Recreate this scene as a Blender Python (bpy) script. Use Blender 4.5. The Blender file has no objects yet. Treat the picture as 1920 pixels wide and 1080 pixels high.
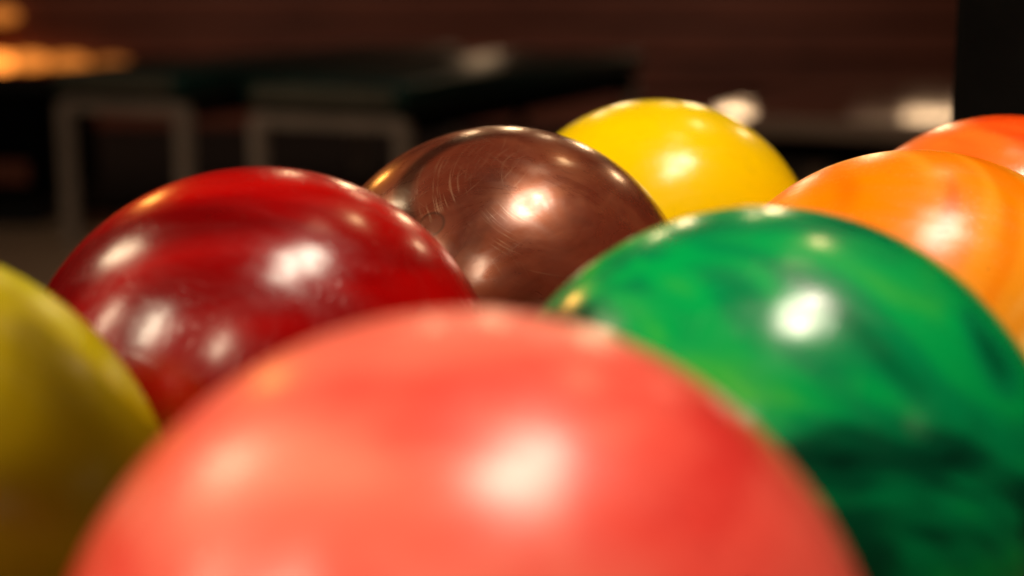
import bpy, bmesh, math, random
from mathutils import Vector, Matrix

random.seed(7)
S = bpy.context.scene
COL = S.collection
CAM_Z = 0.85                       # lens height above the floor
R = 0.108                          # bowling ball radius
BALL_Z = CAM_Z - 0.192             # height of the ball centres

# ------------------------------------------------------------------ camera
cd = bpy.data.cameras.new('camera')
cam = bpy.data.objects.new('camera', cd)
COL.objects.link(cam)
cam.location = (0, 0, CAM_Z)
cam.rotation_euler = (math.radians(90 - 11.02), 0, 0)
cd.sensor_width = 36
cd.lens = 57.16
cd.clip_start = 0.02
cd.clip_end = 200
cd.dof.use_dof = True
cd.dof.focus_distance = 0.82
cd.dof.aperture_fstop = 3.5
cd.dof.aperture_blades = 9
S.camera = cam

# ------------------------------------------------------------------ world and exposure
w = bpy.data.worlds.new('World')
S.world = w
w.use_nodes = True
w.node_tree.nodes['Background'].inputs[0].default_value = (1.0, 0.62, 0.42, 1)
w.node_tree.nodes['Background'].inputs[1].default_value = 0.010
S.view_settings.view_transform = 'Standard'
S.view_settings.look = 'None'
S.view_settings.exposure = 0
S.view_settings.gamma = 1
S.view_settings.use_curve_mapping = False
S.cycles.max_bounces = 8
S.cycles.sample_clamp_indirect = 4

# ------------------------------------------------------------------ ceiling lamps of the hall (above the frame) and added fill lamps
def lamp(x, y, z, power, size, col, aim=None, spread=150, long=None, roll=0, axis=None):
    ld = bpy.data.lights.new('hall_or_fill_lamp', 'AREA')
    ld.shape = 'DISK'
    ld.size = size
    if long:
        ld.shape = 'ELLIPSE'
        ld.size_y = long
    th = math.radians(spread)/2
    ld.energy = power*(math.tan(th) - th)/math.tan(th)      # same brightness on the axis at any spread
    ld.color = col
    ld.spread = math.radians(spread)
    o = bpy.data.objects.new('hall_or_fill_lamp', ld)
    COL.objects.link(o)
    o.location = (x, y, CAM_Z + z)
    d = (Vector(aim) if aim else Vector((x, y, 0))) - o.location
    q = d.to_track_quat('-Z', 'Y')
    o.rotation_euler = (q.to_matrix() @ Matrix.Rotation(math.radians(roll), 3, 'Z')).to_euler()
    if axis:                                            # long side laid along the given direction
        zz = -d.normalized()
        yy = (Vector(axis) - zz*zz.dot(Vector(axis))).normalized()
        xx = yy.cross(zz)
        o.rotation_euler = Matrix((xx, yy, zz)).transposed().to_euler()
    return o

BALLS_AT = (0.05, 0.7, BALL_Z)
WARM = (1.0, 0.88, 0.68)
SPOT_AT = (0.14, 0.66, BALL_Z)
lamp(0.54, 0.56, 2.20, 66, 0.62, WARM, SPOT_AT, 64, 1.20, axis=(.45, .80, 0))     # the long fitting right over the balls
lamp(0.66, 0.80, 2.17, 7, 0.20, WARM, SPOT_AT, 64)                                # its two bulbs
lamp(0.42, 0.34, 2.17, 9, 0.24, WARM, SPOT_AT, 64)
lamp(1.05, 2.90, 2.20, 3.5, 0.20, (1.0, 0.62, 0.30), BALLS_AT, 60)
lamp(-2.80, 2.35, 2.20, 32, 0.55, (1.0, 0.76, 0.48), BALLS_AT, 60, 1.2, -25)
lamp(-2.45, -0.75, 2.20, 62, 0.36, (1.0, 0.82, 0.58), BALLS_AT, 60, 1.0)
lamp(-3.90, 0.50, 2.20, 36, 0.36, (1.0, 0.76, 0.50), BALLS_AT, 60, 1.0)
lamp(-0.80, -1.90, 2.20, 24, 0.22, (1.0, 0.80, 0.55), BALLS_AT, 60, .8, -10)
lamp(0.60, 1.75, 2.20, 1.5, 0.36, (1.0, 0.66, 0.40), BALLS_AT, 60)
lamp(3.30, -1.20, 2.20, .8, 0.20, (1.0, 0.70, 0.45), BALLS_AT, 60)
for (x, y, z, p, s) in ((0.1, 7.6, 1.25, 7, .24), (1.25, 7.6, 1.2, 8, .24), (2.6, 5.8, 2.1, 6, .22),
                        (-0.55, 6.6, 1.75, 4, .22), (0.8, 6.6, 2.1, 2, .22)):
    lamp(x, y, z, p, s, (1.0, 0.68, 0.38), BALLS_AT, 40)
lamp(-2.6, 6.0, 1.75, 12, .3, (1.0, 0.42, 0.08), BALLS_AT, 40)        # amber one
lamp(-0.7, 2.4, 2.20, 30, .25, WARM, (-1.0, 4.4, .2), 60)        # added fill lamp that brightens the bench fronts and nearby floor
lamp(-1.6, 6.6, 2.20, 26, .3, (1.0, .78, .6), (-1.6, 9.0, .5), 110)         # added pair of fill lamps that lift the far wall
lamp(1.2, 6.6, 2.20, 24, .3, (1.0, .78, .6), (1.2, 9.0, .5), 110)
lamp(1.6, 2.4, 2.20, 40, .25, WARM, (1.5, 5.4, .3), 50)  # added fill lamp for the table's front edge

# cream lamps of the far wall, just over the frame: their shine lies on the bench and the table tops
for (x, z, wd, ht, rad) in ((-.17, .05, .20, .15, 7), (1.20, .05, .22, .17, 11), (2.00, .08, .36, .05, 4.2), (2.28, .0, .36, .05, 5.0)):
    lamp(x, 8.8, z, rad*math.pi*math.pi*wd*ht/4, wd, (1.0, .64, .35), (x*.4, 4.5, .5), 150, ht)

# ------------------------------------------------------------------ helpers
def new_obj(name, me, mat=None, parent=None):
    o = bpy.data.objects.new(name, me)
    COL.objects.link(o)
    if mat and not me.materials:
        me.materials.append(mat)
    if parent:
        o.parent = parent
    return o

def bm_obj(name, bm, mat, parent=None, smooth=False):
    me = bpy.data.meshes.new(name)
    bm.to_mesh(me)
    bm.free()
    if smooth:
        for p in me.polygons:
            p.use_smooth = True
    return new_obj(name, me, mat, parent)

def empty(name, loc, rz=0):
    o = bpy.data.objects.new(name, None)
    COL.objects.link(o)
    o.location = loc
    o.rotation_euler = (0, 0, rz)
    return o

def tag(o, label=None, cat=None, group=None, kind=None):
    if label: o['label'] = label
    if cat: o['category'] = cat
    if group: o['group'] = group
    if kind: o['kind'] = kind
    return o

def add_box(bm, x0, x1, y0, y1, z0, z1, bev=0, seg=2):
    m = Matrix.Translation(((x0+x1)/2, (y0+y1)/2, (z0+z1)/2)) @ Matrix.Diagonal((x1-x0, y1-y0, z1-z0, 1))
    r = bmesh.ops.create_cube(bm, size=1, matrix=m)
    if bev:
        es = list({e for v in r['verts'] for e in v.link_edges})
        bmesh.ops.bevel(bm, geom=es, offset=bev, segments=seg, affect='EDGES', profile=.5)

def box(name, x0, x1, y0, y1, z0, z1, mat, parent=None, bev=0.004, seg=2, smooth=False):
    bm = bmesh.new()
    add_box(bm, x0, x1, y0, y1, z0, z1, bev, seg)
    return bm_obj(name, bm, mat, parent, smooth)

def tube(name, pts, rad, mat, parent=None, seg=16):
    """a round bar through the given points, capped"""
    bm = bmesh.new()
    rings = []
    n = len(pts)
    for i, p in enumerate(pts):
        p = Vector(p)
        a = Vector(pts[max(i-1, 0)]); b = Vector(pts[min(i+1, n-1)])
        t = (b-a).normalized()
        q = t.to_track_quat('Z', 'Y')
        rings.append([bm.verts.new(p + q @ Vector((rad*math.cos(k*2*math.pi/seg), rad*math.sin(k*2*math.pi/seg), 0))) for k in range(seg)])
    for a, b in zip(rings, rings[1:]):
        for k in range(seg):
            bm.faces.new((a[k], a[(k+1) % seg], b[(k+1) % seg], b[k]))
    bm.faces.new(rings[0][::-1]); bm.faces.new(rings[-1])
    bmesh.ops.recalc_face_normals(bm, faces=bm.faces)
    return bm_obj(name, bm, mat, parent, True)

# ------------------------------------------------------------------ materials
class NT:
    def __init__(self, name):
        self.m = bpy.data.materials.new(name)
        self.m.use_nodes = True
        self.t = self.m.node_tree
        self.b = self.t.nodes['Principled BSDF']
        self.tc = self.t.nodes.new('ShaderNodeTexCoord')
    def n(self, kind, **kw):
        nd = self.t.nodes.new('ShaderNode' + kind)
        for k, v in kw.items():
            setattr(nd, k, v)
        return nd
    def l(self, a, b):
        self.t.links.new(a, b)
    def setp(self, **kw):
        for k, v in kw.items():
            self.b.inputs[k.replace('_', ' ')].default_value = v
    def mapping(self, scale=(1, 1, 1), rot=(0, 0, 0), loc=(0, 0, 0), src=None):
        mp = self.n('Mapping')
        mp.inputs['Scale'].default_value = scale
        mp.inputs['Rotation'].default_value = [math.radians(a) for a in rot]
        mp.inputs['Location'].default_value = loc
        self.l(src or self.tc.outputs['Object'], mp.inputs['Vector'])
        return mp.outputs[0]
    def noise(self, vec, scale, detail=3, rough=.5, dist=0, typ='FBM'):
        nd = self.n('TexNoise')
        nd.inputs['Scale'].default_value = scale
        nd.inputs['Detail'].default_value = detail
        nd.inputs['Roughness'].default_value = rough
        nd.inputs['Distortion'].default_value = dist
        self.l(vec, nd.inputs['Vector'])
        return nd.outputs['Fac']
    def ramp(self, fac, stops, interp='EASE'):
        r = self.n('ValToRGB')
        r.color_ramp.interpolation = interp
        e = r.color_ramp.elements
        while len(e) < len(stops):
            e.new(.5)
        for k, (p, c) in enumerate(stops):
            e[k].position = p
            e[k].color = c if len(c) == 4 else (*c, 1)
        self.l(fac, r.inputs[0])
        return r.outputs['Color']
    def math(self, op, a, b=None, c=None, clamp=False):
        nd = self.n('Math', operation=op, use_clamp=clamp)
        for i, v in enumerate((a, b, c)):
            if v is None: continue
            if isinstance(v, (int, float)): nd.inputs[i].default_value = v
            else: self.l(v, nd.inputs[i])
        return nd.outputs[0]
    def mix(self, fac, a, b):
        nd = self.n('Mix', data_type='RGBA')
        for i, v in ((0, fac), (6, a), (7, b)):
            if isinstance(v, (int, float)): nd.inputs[i].default_value = v
            elif isinstance(v, tuple): nd.inputs[i].default_value = (*v, 1)
            else: self.l(v, nd.inputs[i])
        return nd.outputs[2]

def g(v):
    return (v, v, v)

def scratches(T, amount, layers=3, seed=0):
    """thin hairline scratches: noise drawn out along one direction, several directions"""
    rnd = random.Random(seed)
    tot = None
    for k in range(layers):
        vec = T.mapping(rot=[rnd.uniform(0, 360) for _ in range(3)], loc=[rnd.uniform(0, 9) for _ in range(3)])
        vec = T.mapping(scale=(22, 480, 480), src=vec)
        f = T.noise(vec, 1.0, 1.5, .5, .25)
        line = T.ramp(f, [(.63, g(0)), (.72, g(1))], 'LINEAR')
        gate = T.ramp(T.noise(T.mapping(loc=(k*3.1, seed, 1)), 16, 2), [(.45, g(0)), (.62, g(1))], 'LINEAR')
        v = T.math('MULTIPLY', line, gate)
        tot = v if tot is None else T.math('MAXIMUM', tot, v)
    return T.math('MULTIPLY', tot, amount)

def ball_mat(name, swirl, stops, rough=.30, coat=.55, coat_r=.07, metal=0., spec=.3, scratch=.25, seed=0, haze=.12, off=(0, 0, 0)):
    """urethane ball: marbled resin, polished clear surface with smears and hairlines"""
    T = NT(name)
    sc, stretch, rot, dist = swirl[:4]
    det = swirl[4] if len(swirl) > 4 else 4
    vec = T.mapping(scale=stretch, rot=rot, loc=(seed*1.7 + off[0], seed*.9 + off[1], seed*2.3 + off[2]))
    T.t.nodes[-1].label = 'swirl'
    f = T.noise(vec, sc, det, .55, dist)
    colr = T.ramp(f, stops)
    sp = T.noise(T.mapping(loc=(seed, 2, 5)), 420, 1)
    speck = T.ramp(sp, [(.73, g(0)), (.78, g(1))], 'LINEAR')
    colr = T.mix(T.math('MULTIPLY', speck, .35), colr, (.05, .03, .02))
    T.l(colr, T.b.inputs['Base Color'])
    smear = T.noise(T.mapping(scale=(1, 2.5, 1.4), rot=(30, seed*40, 70), loc=(seed, 0, 0)), 22, 5, .62, 1.2)
    ro = T.math('ADD', T.math('MULTIPLY', T.math('SUBTRACT', smear, .5), haze*2), rough)
    T.l(ro, T.b.inputs['Roughness'])
    sc_ = scratches(T, 1.0, 4, seed)
    cr = T.math('ADD', T.math('ADD', T.math('MULTIPLY', smear, .24), coat_r-.12), T.math('MULTIPLY', sc_, .12))
    T.l(cr, T.b.inputs['Coat Roughness'])
    T.setp(Metallic=metal, Specular_IOR_Level=spec)
    T.l(T.ramp(smear, [(.36, g(coat*.30)), (.60, g(coat))]), T.b.inputs['Coat Weight'])
    b = T.n('Bump')
    b.inputs['Strength'].default_value = scratch
    b.inputs['Distance'].default_value = .0004
    hgt = T.math('ADD', sc_, T.math('MULTIPLY', T.noise(T.mapping(loc=(3, seed, 3)), 22, 1), 1.2))
    T.l(hgt, b.inputs['Height'])
    T.l(b.outputs[0], T.b.inputs['Normal'])
    T.l(b.outputs[0], T.b.inputs['Coat Normal'])
    T.colr = colr; T.sc = sc_; T.smear = smear
    return T

M = {}
M['coral'] = ball_mat('coral_resin', (7.0, (.8, 1.0, 2.2), (0, 30, 20), 1.0),
    [(.34, (.74, .034, .028)), (.45, (.87, .080, .058)), (.56, (.91, .145, .10)), (.70, (.93, .23, .155))], rough=0.32, coat=1.0, coat_r=0.27, seed=1, scratch=.1, spec=0.15, off=(69.8, 38.2, 53.8)).m
M['red'] = ball_mat('red_resin', (6, (1, .8, 1.8), (10, 40, 15), 1.3, 2),
    [(.32, (.12, .0002, .0006)), (.45, (.22, .0003, .0006)), (.56, (.34, .0004, .0003)), (.68, (.44, .002, .0008))], rough=0.26, coat=.85, coat_r=.18, seed=2, scratch=.15, haze=.2, spec=0.12, off=(33.2, 18.2, 24.8)).m
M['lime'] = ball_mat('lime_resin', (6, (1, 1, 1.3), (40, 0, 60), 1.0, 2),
    [(.34, (.07, .040, .0)), (.46, (.18, .125, .0)), (.54, (.36, .27, .0)), (.64, (.50, .42, .0))], rough=0.34, coat=0.35, coat_r=0.26, seed=3, scratch=.1, spec=0.06, off=(15.5, 8.5, 11.5)).m  # offset picked so dark swirls deepen the shade towards the bottom
M['yellow'] = ball_mat('yellow_resin', (4, (1, 1, 1), (0, 0, 0), .8),
    [(.30, (.84, .54, .0)), (.70, (.87, .60, .0))], rough=0.26, coat=0.7, coat_r=0.16, seed=4, scratch=.1, spec=.12).m
M['orange'] = ball_mat('orange_resin', (3.6, (.9, 1, 1.1), (60, 20, 35), 3.4, 2),
    [(.30, (.72, .07, .0)), (.42, (.82, .19, .0)), (.54, (.85, .28, .010)), (.66, (.90, .45, .09))], rough=0.3, coat=0.6, coat_r=0.24, seed=5, scratch=.12, spec=.12, off=(43.8, 24.0, 33.0)).m
M['tangerine'] = ball_mat('tangerine_resin', (4, (1, 1, 1.4), (20, 50, 10), 2.6, 2),
    [(.30, (.84, .06, .003)), (.50, (.90, .16, .014)), (.70, (.92, .26, .045))], rough=0.3, coat=0.8, coat_r=0.16, seed=6, scratch=.1, spec=.12).m
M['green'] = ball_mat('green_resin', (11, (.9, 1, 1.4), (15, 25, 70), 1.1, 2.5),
    [(.32, (.0, .014, .008)), (.43, (.0, .06, .024)), (.52, (.0, .20, .060)), (.60, (.0, .31, .065)), (.72, (.05, .40, .03))], rough=0.26, coat=1.0, coat_r=0.18, seed=7, scratch=.1, spec=.12, off=(63.7, 34.9, 48.1)).m  # offset sets dark swirls at lower right, shade put into the marbling

# brown ball: pearly, worn, with a dark ring, a dark round spot and scuffs circling the crown
T = ball_mat('brown_resin', (8, (1, 1.3, 1.6), (30, 10, 50), 2.),
    [(.30, (.095, .016, .008)), (.50, (.15, .027, .013)), (.68, (.20, .048, .022))], rough=.30, coat=.7, coat_r=.15, metal=.35, seed=8, scratch=0., haze=.25, spec=.45)
T.setp(Specular_Tint=(1, .72, .38, 1))
def ang(T, v):
    d = T.n('VectorMath', operation='NORMALIZE'); T.l(T.tc.outputs['Object'], d.inputs[0])
    q = T.n('VectorMath', operation='DOT_PRODUCT'); T.l(d.outputs[0], q.inputs[0])
    q.inputs[1].default_value = Vector(v).normalized()
    return T.math('ARCCOSINE', q.outputs['Value'])
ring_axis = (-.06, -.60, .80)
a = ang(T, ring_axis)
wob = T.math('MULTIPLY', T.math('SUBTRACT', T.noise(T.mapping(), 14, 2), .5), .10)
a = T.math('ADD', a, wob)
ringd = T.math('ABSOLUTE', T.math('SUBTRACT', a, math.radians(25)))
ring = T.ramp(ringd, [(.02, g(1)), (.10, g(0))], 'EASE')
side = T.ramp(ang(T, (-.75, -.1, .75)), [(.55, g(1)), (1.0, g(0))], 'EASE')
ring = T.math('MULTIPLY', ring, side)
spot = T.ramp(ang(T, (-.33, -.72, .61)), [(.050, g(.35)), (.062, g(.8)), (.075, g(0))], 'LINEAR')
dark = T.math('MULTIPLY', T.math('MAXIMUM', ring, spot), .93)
def arcs(T, axis, freq, slow, seed, lo, hi):
    """thin scuffs running round an axis: quick change in angle, slow change along the circle"""
    ax = Vector(axis).normalized()
    mp = T.mapping(scale=(slow, slow, slow), loc=(seed, seed*.7, 0))
    cmb = T.n('CombineXYZ')
    sep = T.n('SeparateXYZ'); T.l(mp, sep.inputs[0])
    T.l(T.math('MULTIPLY', ang(T, ax), freq), cmb.inputs[0])
    T.l(sep.outputs[0], cmb.inputs[1]); T.l(T.math('ADD', sep.outputs[1], sep.outputs[2]), cmb.inputs[2])
    f = T.noise(cmb.outputs[0], 1.0, 2, .6, .15)
    return T.ramp(f, [(lo, g(0)), (hi, g(1))], 'LINEAR')
gate = T.ramp(T.noise(T.mapping(loc=(4, 1, 7)), 15, 3, .6, .6), [(.42, g(0)), (.60, g(1))], 'EASE')
sc1 = T.math('MAXIMUM', arcs(T, (.25, -.55, .8), 95, 26, 1.3, .57, .68), arcs(T, (-.5, -.2, .85), 110, 22, 4.1, .63, .71))
sc1 = T.math('MAXIMUM', sc1, arcs(T, (.8, .5, .3), 120, 20, 7.7, .64, .72))
sc1 = T.math('MULTIPLY', sc1, gate)
low = T.ramp(ang(T, (-.45, -.85, .15)), [(.35, g(1)), (1.1, g(.25))], 'EASE')        # more wear low on the left
sc1 = T.math('MULTIPLY', sc1, low)
pale = T.mix(T.math('MULTIPLY', sc1, .42), T.colr, (.50, .28, .16))
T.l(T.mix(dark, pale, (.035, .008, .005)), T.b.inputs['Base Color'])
patch = T.noise(T.mapping(scale=(1, 1, 1.6), loc=(2, 8, 3)), 26, 4, .6, 1.4)
T.l(T.ramp(patch, [(.36, g(.35)), (.58, g(1))]), T.b.inputs['Coat Weight'])
T.l(T.math('ADD', T.math('MULTIPLY', patch, .34), T.math('MULTIPLY', sc1, .18)), T.b.inputs['Coat Roughness'])
bp = T.n('Bump'); bp.inputs['Strength'].default_value = .10; bp.inputs['Distance'].default_value = .0004
T.l(T.math('ADD', sc1, T.math('MULTIPLY', patch, 1.5)), bp.inputs['Height'])
T.l(bp.outputs[0], T.b.inputs['Coat Normal'])
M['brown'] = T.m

def simple(name, col, rough=.5, metal=0, spec=.5, var=.25, scale=8, coat=0, bump=0):
    T = NT(name)
    f = T.noise(T.mapping(), scale, 5, .6, .4)
    lo = tuple(c*(1-var) for c in col); hi = tuple(min(1, c*(1+var)) for c in col)
    T.l(T.ramp(f, [(.3, lo), (.7, hi)]), T.b.inputs['Base Color'])
    r = T.math('ADD', T.math('MULTIPLY', T.math('SUBTRACT', f, .5), .25), rough)
    T.l(r, T.b.inputs['Roughness'])
    T.setp(Metallic=metal, Specular_IOR_Level=spec, Coat_Weight=coat)
    if bump:
        b = T.n('Bump'); b.inputs['Strength'].default_value = bump; b.inputs['Distance'].default_value = .002
        T.l(T.noise(T.mapping(), scale*20, 3), b.inputs['Height']); T.l(b.outputs[0], T.b.inputs['Normal'])
    return T.m

def wood(name, c0, c1, scale=(2, 30, 30), rough=.4):
    T = NT(name)
    info = T.n('ObjectInfo')
    va = T.n('VectorMath', operation='ADD')
    T.l(T.tc.outputs['Object'], va.inputs[0])
    cx = T.n('CombineXYZ'); T.l(T.math('MULTIPLY', info.outputs['Random'], 37), cx.inputs[0]); T.l(T.math('MULTIPLY', info.outputs['Random'], 11), cx.inputs[2])
    T.l(cx.outputs[0], va.inputs[1])
    f = T.noise(T.mapping(scale=scale, src=va.outputs[0]), 1, 6, .6, .8)
    f2 = T.noise(T.mapping(src=va.outputs[0]), 1.1, 3)
    f = T.math('ADD', T.math('MULTIPLY', f, .6), T.math('MULTIPLY', f2, .4))
    f = T.math('ADD', f, T.math('MULTIPLY', T.math('SUBTRACT', info.outputs['Random'], .5), .55))
    T.l(T.ramp(f, [(.32, c0), (.66, c1)]), T.b.inputs['Base Color'])
    T.setp(Roughness=rough)
    return T.m

M['wall_wood'] = wood('wall_wood', (.10, .027, .015), (.22, .062, .034), (1.5, 20, 20), .5)
M['pale_wood'] = wood('pale_wood', (.28, .12, .07), (.45, .24, .15), (20, 20, 1.5), .5)
M['floor_wood'] = wood('floor_wood', (.22, .12, .07), (.36, .21, .125), (25, 1.5, 1), .38)
M['table_wood'] = wood('table_wood', (.10, .035, .02), (.17, .06, .035), (25, 2, 2), .06)
M['edge_wood'] = wood('edge_wood', (.24, .155, .11), (.36, .235, .17), (2, 25, 25), .45)
M['teal'] = simple('teal_leather', (.009, .036, .028), .34, var=.3, scale=12, bump=.15)
M['frame'] = simple('taupe_steel', (.34, .245, .185), .5, var=.15)
M['lit_end'] = simple('lit_end_tone', (.13, .105, .07), .6, var=.2)  # paler tone, the lit look of the cushion ends as colour
M['black'] = simple('black_laminate', (.004, .004, .004), .9, var=.3, spec=.03)
M['rubber'] = simple('black_rubber', (.008, .008, .008), .6, var=.3)
M['tray'] = simple('charcoal_moulding', (.015, .014, .013), .5, var=.3, bump=.1)
M['steel'] = simple('brushed_steel', (.32, .30, .28), .35, metal=1, var=.1)
M['hole'] = simple('dark_insert', (.02, .018, .018), .6)
def emis(name, col, s):
    T = NT(name)
    T.setp(Base_Color=(.12, .05, .02, 1), Emission_Color=(*col, 1), Emission_Strength=s)
    return T.m

# ------------------------------------------------------------------ setting: floor and far wall
fl = box('floor', -9, 9, -3, 9.4, -.06, 0, M['floor_wood'], bev=0)
tag(fl, kind='structure')

sheet = box('unlit_floor_sheet', -8.5, 8.5, 5.75, 9.0, .0005, .006, simple('unlit_floor_tone', (.022, .016, .013), .9, var=.3, scale=30, spec=.1), bev=0)  # added dark sheet standing in for the unlit far floor
tag(sheet, kind='structure')

WALL_Y = 9.0
wl = box('wall', -9, 9, WALL_Y + .02, WALL_Y + .2, 0, 1.6, M['black'], bev=0)
tag(wl, kind='structure')
me = None
for k in range(8):                                      # horizontal boards
    z0 = .004 + k*.19
    b = box('board', -8.9, 8.9, -.028, 0, z0, z0 + .168, M['wall_wood'], wl, bev=.005)
    b.location = (0, WALL_Y + .02, 0)

# ------------------------------------------------------------------ ball return under the balls
U = Vector((.4866, .8736, 0)); V = Vector((.8736, -.4866, 0))
rz = math.atan2(U.y, U.x)                               # local +X runs along the rows, +Y is towards row A
POS = {'lime': (-.2199, .5163), 'red': (-.1112, .7051), 'brown': (-.0053, .8954), 'yellow': (.0975, 1.0874),
       'coral': (-.0117, .3915), 'green': (.0933, .5795), 'orange': (.1956, .7741), 'orange2': (.2969, .9669)}
mid = Vector((.039, .74, 0))
rt = empty('ball_return', (mid.x, mid.y, 0), rz)
tag(rt, 'dark ball return with steel rails holding two rows of bowling balls', 'ball return')
def loc(x, y):
    d = Vector((x, y, 0)) - mid
    return d.dot(U), -d.dot(V)
va = sum(loc(*POS[k])[1] for k in ('lime', 'red', 'brown', 'yellow'))/4
vb = sum(loc(*POS[k])[1] for k in ('coral', 'green', 'orange', 'orange2'))/4
RAILR, HALF = .011, .058
rail_z = BALL_Z - math.sqrt((R + RAILR)**2 - HALF**2)
x0 = min(loc(*POS['coral'])[0], loc(*POS['lime'])[0]) - .125
x1 = max(loc(*POS['yellow'])[0], loc(*POS['orange2'])[0]) + .115
for v in (va, vb):
    for s in (-1, 1):
        tube('rail', [(x0, v + s*HALF, rail_z), (x1, v + s*HALF, rail_z)], RAILR, M['rubber'], rt)
ylo, yhi = vb - .135, va + .135
tz = rail_z - .045
for xx in (x0 + .06, 0, x1 - .06):
    box('cross_bar', xx - .015, xx + .015, ylo + .02, yhi - .02, tz + .002, rail_z - RAILR + .002, M['tray'], rt, .003)
box('tray', x0 - .02, x1, ylo, yhi, tz - .05, tz, M['tray'], rt, .012, 3)
box('side_lip', x0 - .02, x1, ylo - .018, ylo - .001, tz - .05, tz + .05, M['rubber'], rt, .006)
box('side_lip', x0 - .02, x1, yhi + .001, yhi + .018, tz - .05, tz + .05, M['rubber'], rt, .006)
box('end_stop', x0 - .045, x0 - .021, ylo - .018, yhi + .018, tz - .05, tz + .07, M['rubber'], rt, .008, 3)
box('pedestal', -.22, .25, -.14, .14, .03, tz - .051, M['tray'], rt, .02, 3)
box('base_plate', -.30, .33, -.2, .2, 0, .029, M['black'], rt, .008)

# hood of the return: the black block behind the last orange ball
cb = empty('ball_return_hood', (.297 + .16*U.x - .078*V.x, .967 + .16*U.y - .078*V.y, 0), rz)
tag(cb, 'tall plain black housing at the right edge behind the orange balls', 'housing')
box('body', 0, .42, -.62, 0, .012, 1.02, M['black'], cb, .008, 3)
box('cap', -.004, .424, -.624, .004, 1.021, 1.05, M['rubber'], cb, .008, 3)
box('plinth', .02, .40, -.60, -.02, 0, .011, M['rubber'], cb, .002)

# ------------------------------------------------------------------ bowling balls
def drilled_ball(name):
    """sphere with three finger holes drilled on +Y"""
    bm = bmesh.new()
    bmesh.ops.create_uvsphere(bm, u_segments=128, v_segments=72, radius=R)
    ms = bpy.data.meshes.new(name); bm.to_mesh(ms); bm.free()
    o = bpy.data.objects.new('cut_base', ms); COL.objects.link(o)
    bm = bmesh.new()
    hx = []
    for (ax, az, hr) in ((-.016, .018, .0125), (.016, .018, .0125), (0, -.052, .0150)):
        d = Vector((ax, math.sqrt(R*R - ax*ax - az*az), az)).normalized()
        q = d.to_track_quat('Z', 'Y').to_matrix().to_4x4()
        mt = Matrix.Translation(d*(R - .015)) @ q
        bmesh.ops.create_cone(bm, cap_ends=True, segments=28, radius1=hr, radius2=hr, depth=.08, matrix=mt)
        hx.append((d, hr))
    mc = bpy.data.meshes.new('cutter'); bm.to_mesh(mc); bm.free()
    c = bpy.data.objects.new('cutter', mc); COL.objects.link(c)
    md = o.modifiers.new('cut', 'BOOLEAN'); md.operation = 'DIFFERENCE'; md.object = c; md.solver = 'EXACT'
    dg = bpy.context.evaluated_depsgraph_get()
    me = bpy.data.meshes.new_from_object(o.evaluated_get(dg))
    bpy.data.objects.remove(o); bpy.data.objects.remove(c)
    bpy.data.meshes.remove(ms); bpy.data.meshes.remove(mc)
    me.name = name
    for p in me.polygons: p.use_smooth = True
    nrm = []
    for p in me.polygons:
        on = all(abs(me.vertices[i].co.length - R) < 4e-4 for i in p.vertices)
        for i in p.vertices:
            nrm.append(me.vertices[i].co.normalized() if on else p.normal.copy())
    me.normals_split_custom_set(nrm)
    return me, hx
BALL_ME, HOLES = drilled_ball('bowling_ball')
bmh = {}
def hole_mesh(hr):
    if hr not in bmh:
        bm = bmesh.new()
        n = 28
        a = [bm.verts.new((hr*.995*math.cos(k*2*math.pi/n), hr*.995*math.sin(k*2*math.pi/n), -.003)) for k in range(n)]
        b = [bm.verts.new((hr*.88*math.cos(k*2*math.pi/n), hr*.88*math.sin(k*2*math.pi/n), -.0035)) for k in range(n)]
        c = [bm.verts.new((hr*.88*math.cos(k*2*math.pi/n), hr*.88*math.sin(k*2*math.pi/n), -.045)) for k in range(n)]
        for k in range(n):
            j = (k+1) % n
            bm.faces.new((a[k], a[j], b[j], b[k])); bm.faces.new((b[k], b[j], c[j], c[k]))
        bm.faces.new(c)
        m_ = bpy.data.meshes.new('finger_insert'); bm.to_mesh(m_); bm.free()
        m_.materials.append(M['hole'])
        bmh[hr] = m_
    return bmh[hr]

BALLS = [
    ('coral', 'coral', 'coral pink bowling ball, nearest and largest, blurred in front', (0, 0, 0)),
    ('lime', 'lime', 'olive yellow-green bowling ball cut off at the left edge', (0, 0, 8)),
    ('red', 'red', 'deep red marbled bowling ball between the olive and brown balls', (0, 0, -6)),
    ('brown', 'brown', 'scratched brown pearly bowling ball with a bright scuffed highlight', (0, 0, 0)),
    ('yellow', 'yellow', 'plain bright yellow bowling ball at the back behind the brown one', (0, 0, 5)),
    ('green', 'green', 'marbled emerald green bowling ball in front of the orange ones', (0, 0, -10)),
    ('orange', 'orange', 'orange bowling ball with pale yellow swirls right behind the green one', (0, 0, -14)),
    ('orange2', 'tangerine', 'red-orange bowling ball farthest back at the right edge before the black housing', (0, 0, -20)),
]
first = True
for key, mat, label, rot in BALLS:
    me = BALL_ME.copy()
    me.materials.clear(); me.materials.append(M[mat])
    o = new_obj('bowling_ball', me)
    o.location = (*POS[key], BALL_Z)
    o.rotation_euler = [math.radians(a_) for a_ in rot]
    tag(o, label, 'bowling ball', 'bowling balls on the return')
    for d, hr in HOLES:
        h = new_obj('finger_insert', hole_mesh(hr), None, o)
        h.rotation_euler = d.to_track_quat('Z', 'Y').to_euler()
        h.location = d*math.sqrt(R*R - hr*hr)

# ------------------------------------------------------------------ benches behind
def at(px, py_or_none, depth):
    return (px - 960)/3048*depth

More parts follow.
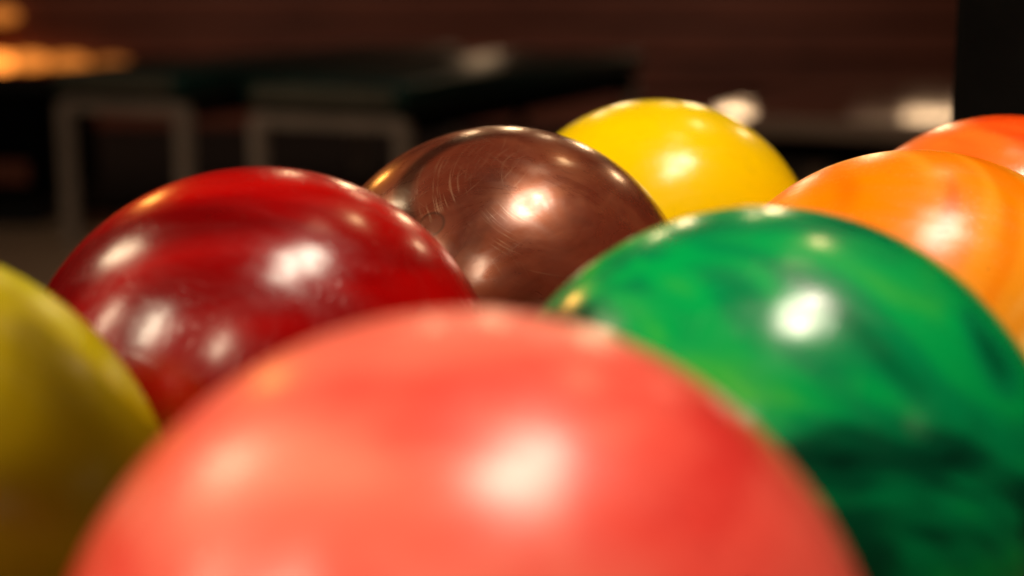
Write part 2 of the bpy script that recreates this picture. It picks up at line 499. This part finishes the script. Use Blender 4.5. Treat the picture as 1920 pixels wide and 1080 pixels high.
def u_frame(name, w_, h_, t, y, mat, parent):
    """upturned U of flat steel: two legs and a top bar with rounded shoulders"""
    bm = bmesh.new()
    prof = []
    rr = .035
    def arc(cx, cz, r_, a0, a1, n=5):
        return [(cx + r_*math.cos(math.radians(a0 + (a1-a0)*i/n)), cz + r_*math.sin(math.radians(a0 + (a1-a0)*i/n))) for i in range(n+1)]
    outer = [(0, 0)] + arc(rr, h_-rr, rr, 180, 90) + arc(w_-rr, h_-rr, rr, 90, 0) + [(w_, 0)]
    ri = .008
    inner = [(t, 0)] + arc(t+ri, h_-t-ri, ri, 180, 90) + arc(w_-t-ri, h_-t-ri, ri, 90, 0) + [(w_-t, 0)]
    rings = []
    for yy in (y, y + t):
        rings.append(([bm.verts.new((p[0], yy, p[1])) for p in outer], [bm.verts.new((p[0], yy, p[1])) for p in inner]))
    n = len(outer)
    for k in range(n-1):
        (o0, i0), (o1, i1) = rings
        bm.faces.new((o0[k], o0[k+1], i0[k+1], i0[k])); bm.faces.new((o1[k+1], o1[k], i1[k], i1[k+1]))
        bm.faces.new((o0[k+1], o0[k], o1[k], o1[k+1])); bm.faces.new((i0[k], i0[k+1], i1[k+1], i1[k]))
    for k in (0, n-1):
        (o0, i0), (o1, i1) = rings
        bm.faces.new((o0[k], i0[k], i1[k], o1[k]))
    bmesh.ops.recalc_face_normals(bm, faces=bm.faces)
    return bm_obj(name, bm, mat, parent)

BROT = math.radians(-23)
def bench(x, y, wid, length, label, frame_h=.462, cush=(.475, .555)):
    e = empty('bench', (x, y, 0), BROT)
    tag(e, label, 'bench', 'padded benches behind the balls')
    u_frame('end_frame', wid, frame_h, .038, .02, M['frame'], e)
    u_frame('end_frame', wid, frame_h, .038, length - .07, M['frame'], e)
    for xx in (.004, wid - .044):
        box('side_rail', xx, xx + .04, .068, length - .072, frame_h - .05, frame_h - .004, M['black'], e, .003)
    box('seat_board', .01, wid - .01, .03, length - .03, frame_h + .001, cush[0] - .001, M['black'], e, .002)
    c = box('cushion', -.006, wid + .006, 0, length, cush[0], cush[1], M['teal'], e, .018, 4, True)
    box('lit_end_strip', .03, wid - .03, -.006, -.0005, cush[0] + .02, cush[1] - .016, M['lit_end'], e, .002)  # added pale strip in place of light falling on the cushion end
    return e

# front left corner of each bench end
bench(at(100, 0, 5.05), 5.05, .475, 2.0, 'dark teal padded bench on a taupe frame, behind the red ball to the left')
bench(at(460, 0, 4.55), 4.55, .495, 2.0, 'dark teal padded bench on a taupe frame, directly behind the brown ball')

# low black bench at the left edge, with a brown strip low on its front
e = empty('low_cabinet', (at(-420, 0, 5.5), 5.55, 0), math.radians(-8))
tag(e, 'low black cabinet cut off at the left edge behind the olive ball', 'cabinet')
box('body', 0, .92, 0, .5, .10, .46, M['black'], e, .006)
box('top_panel', -.015, .935, -.015, .515, .461, .49, M['rubber'], e, .005)
box('kick_board', .02, .88, -.016, -.001, .15, .225, M['wall_wood'], e, .003)
box('plinth', .03, .89, .03, .47, 0, .099, M['rubber'], e, .002)

# low polished table at the right
e = empty('low_table', (at(1290, 0, 4.45), 4.50, 0), BROT)
tag(e, 'low polished dark wood table with a paler front edge, behind the yellow ball', 'table')
box('table_top', 0, .95, .0, 2.0, .432, .462, M['table_wood'], e, .003)
box('front_edge', 0, .95, -.022, -.001, .412, .462, M['edge_wood'], e, .003)
box('apron', .03, .92, .03, 1.97, .34, .431, M['black'], e, .003)
for lx, ly in ((.33, .05), (.88, .05), (.04, 1.9), (.88, 1.9)):
    box('leg', lx, lx + .045, ly, ly + .045, 0, .339, M['frame'] if ly < 1 else M['black'], e, .003)

# ------------------------------------------------------------------ lamps along the far wall
def wall_lamp(name, x, z, rad, col, strength, label, cat, grp, wide=1):
    e = empty(name, (x, WALL_Y - .008, z))
    tag(e, label, cat, grp)
    bm = bmesh.new()
    bmesh.ops.create_cone(bm, cap_ends=True, segments=24, radius1=rad*.9, radius2=rad*.7, depth=.03,
                          matrix=Matrix.Translation((0, -.015, 0)) @ Matrix.Rotation(math.radians(90), 4, 'X'))
    bm_obj('mount', bm, M['rubber'], e)
    bm = bmesh.new()
    bmesh.ops.create_uvsphere(bm, u_segments=24, v_segments=16, radius=rad, matrix=Matrix.Translation((0, -.03 - rad*.9, 0)) @ Matrix.Diagonal((wide, 1, 1, 1)))
    bm_obj('globe', bm, emis(name + '_glow', col, strength), e, True)
    return e
wl_d = WALL_Y - .1
for px, py, s, label in ((3, 112, 2.6, 'brightest amber lamp of the low row at the left edge'),
                  (62, 110, 1.1, 'second amber lamp from the left edge in the low row'),
                  (135, 113, .75, 'third amber lamp from the left edge in the low row'),
                  (212, 117, .34, 'dimmest amber lamp at the right end of the low row'),
                  (8, 26, .6, 'lone dull amber lamp high in the top left corner')):
    wall_lamp('amber_lamp', (px-960)/3048*wl_d, CAM_Z - (py + 54)/3048*wl_d, .045, (1.0, .29, .04), s, label, 'lamp', 'amber lamps on the far wall', 2.5)
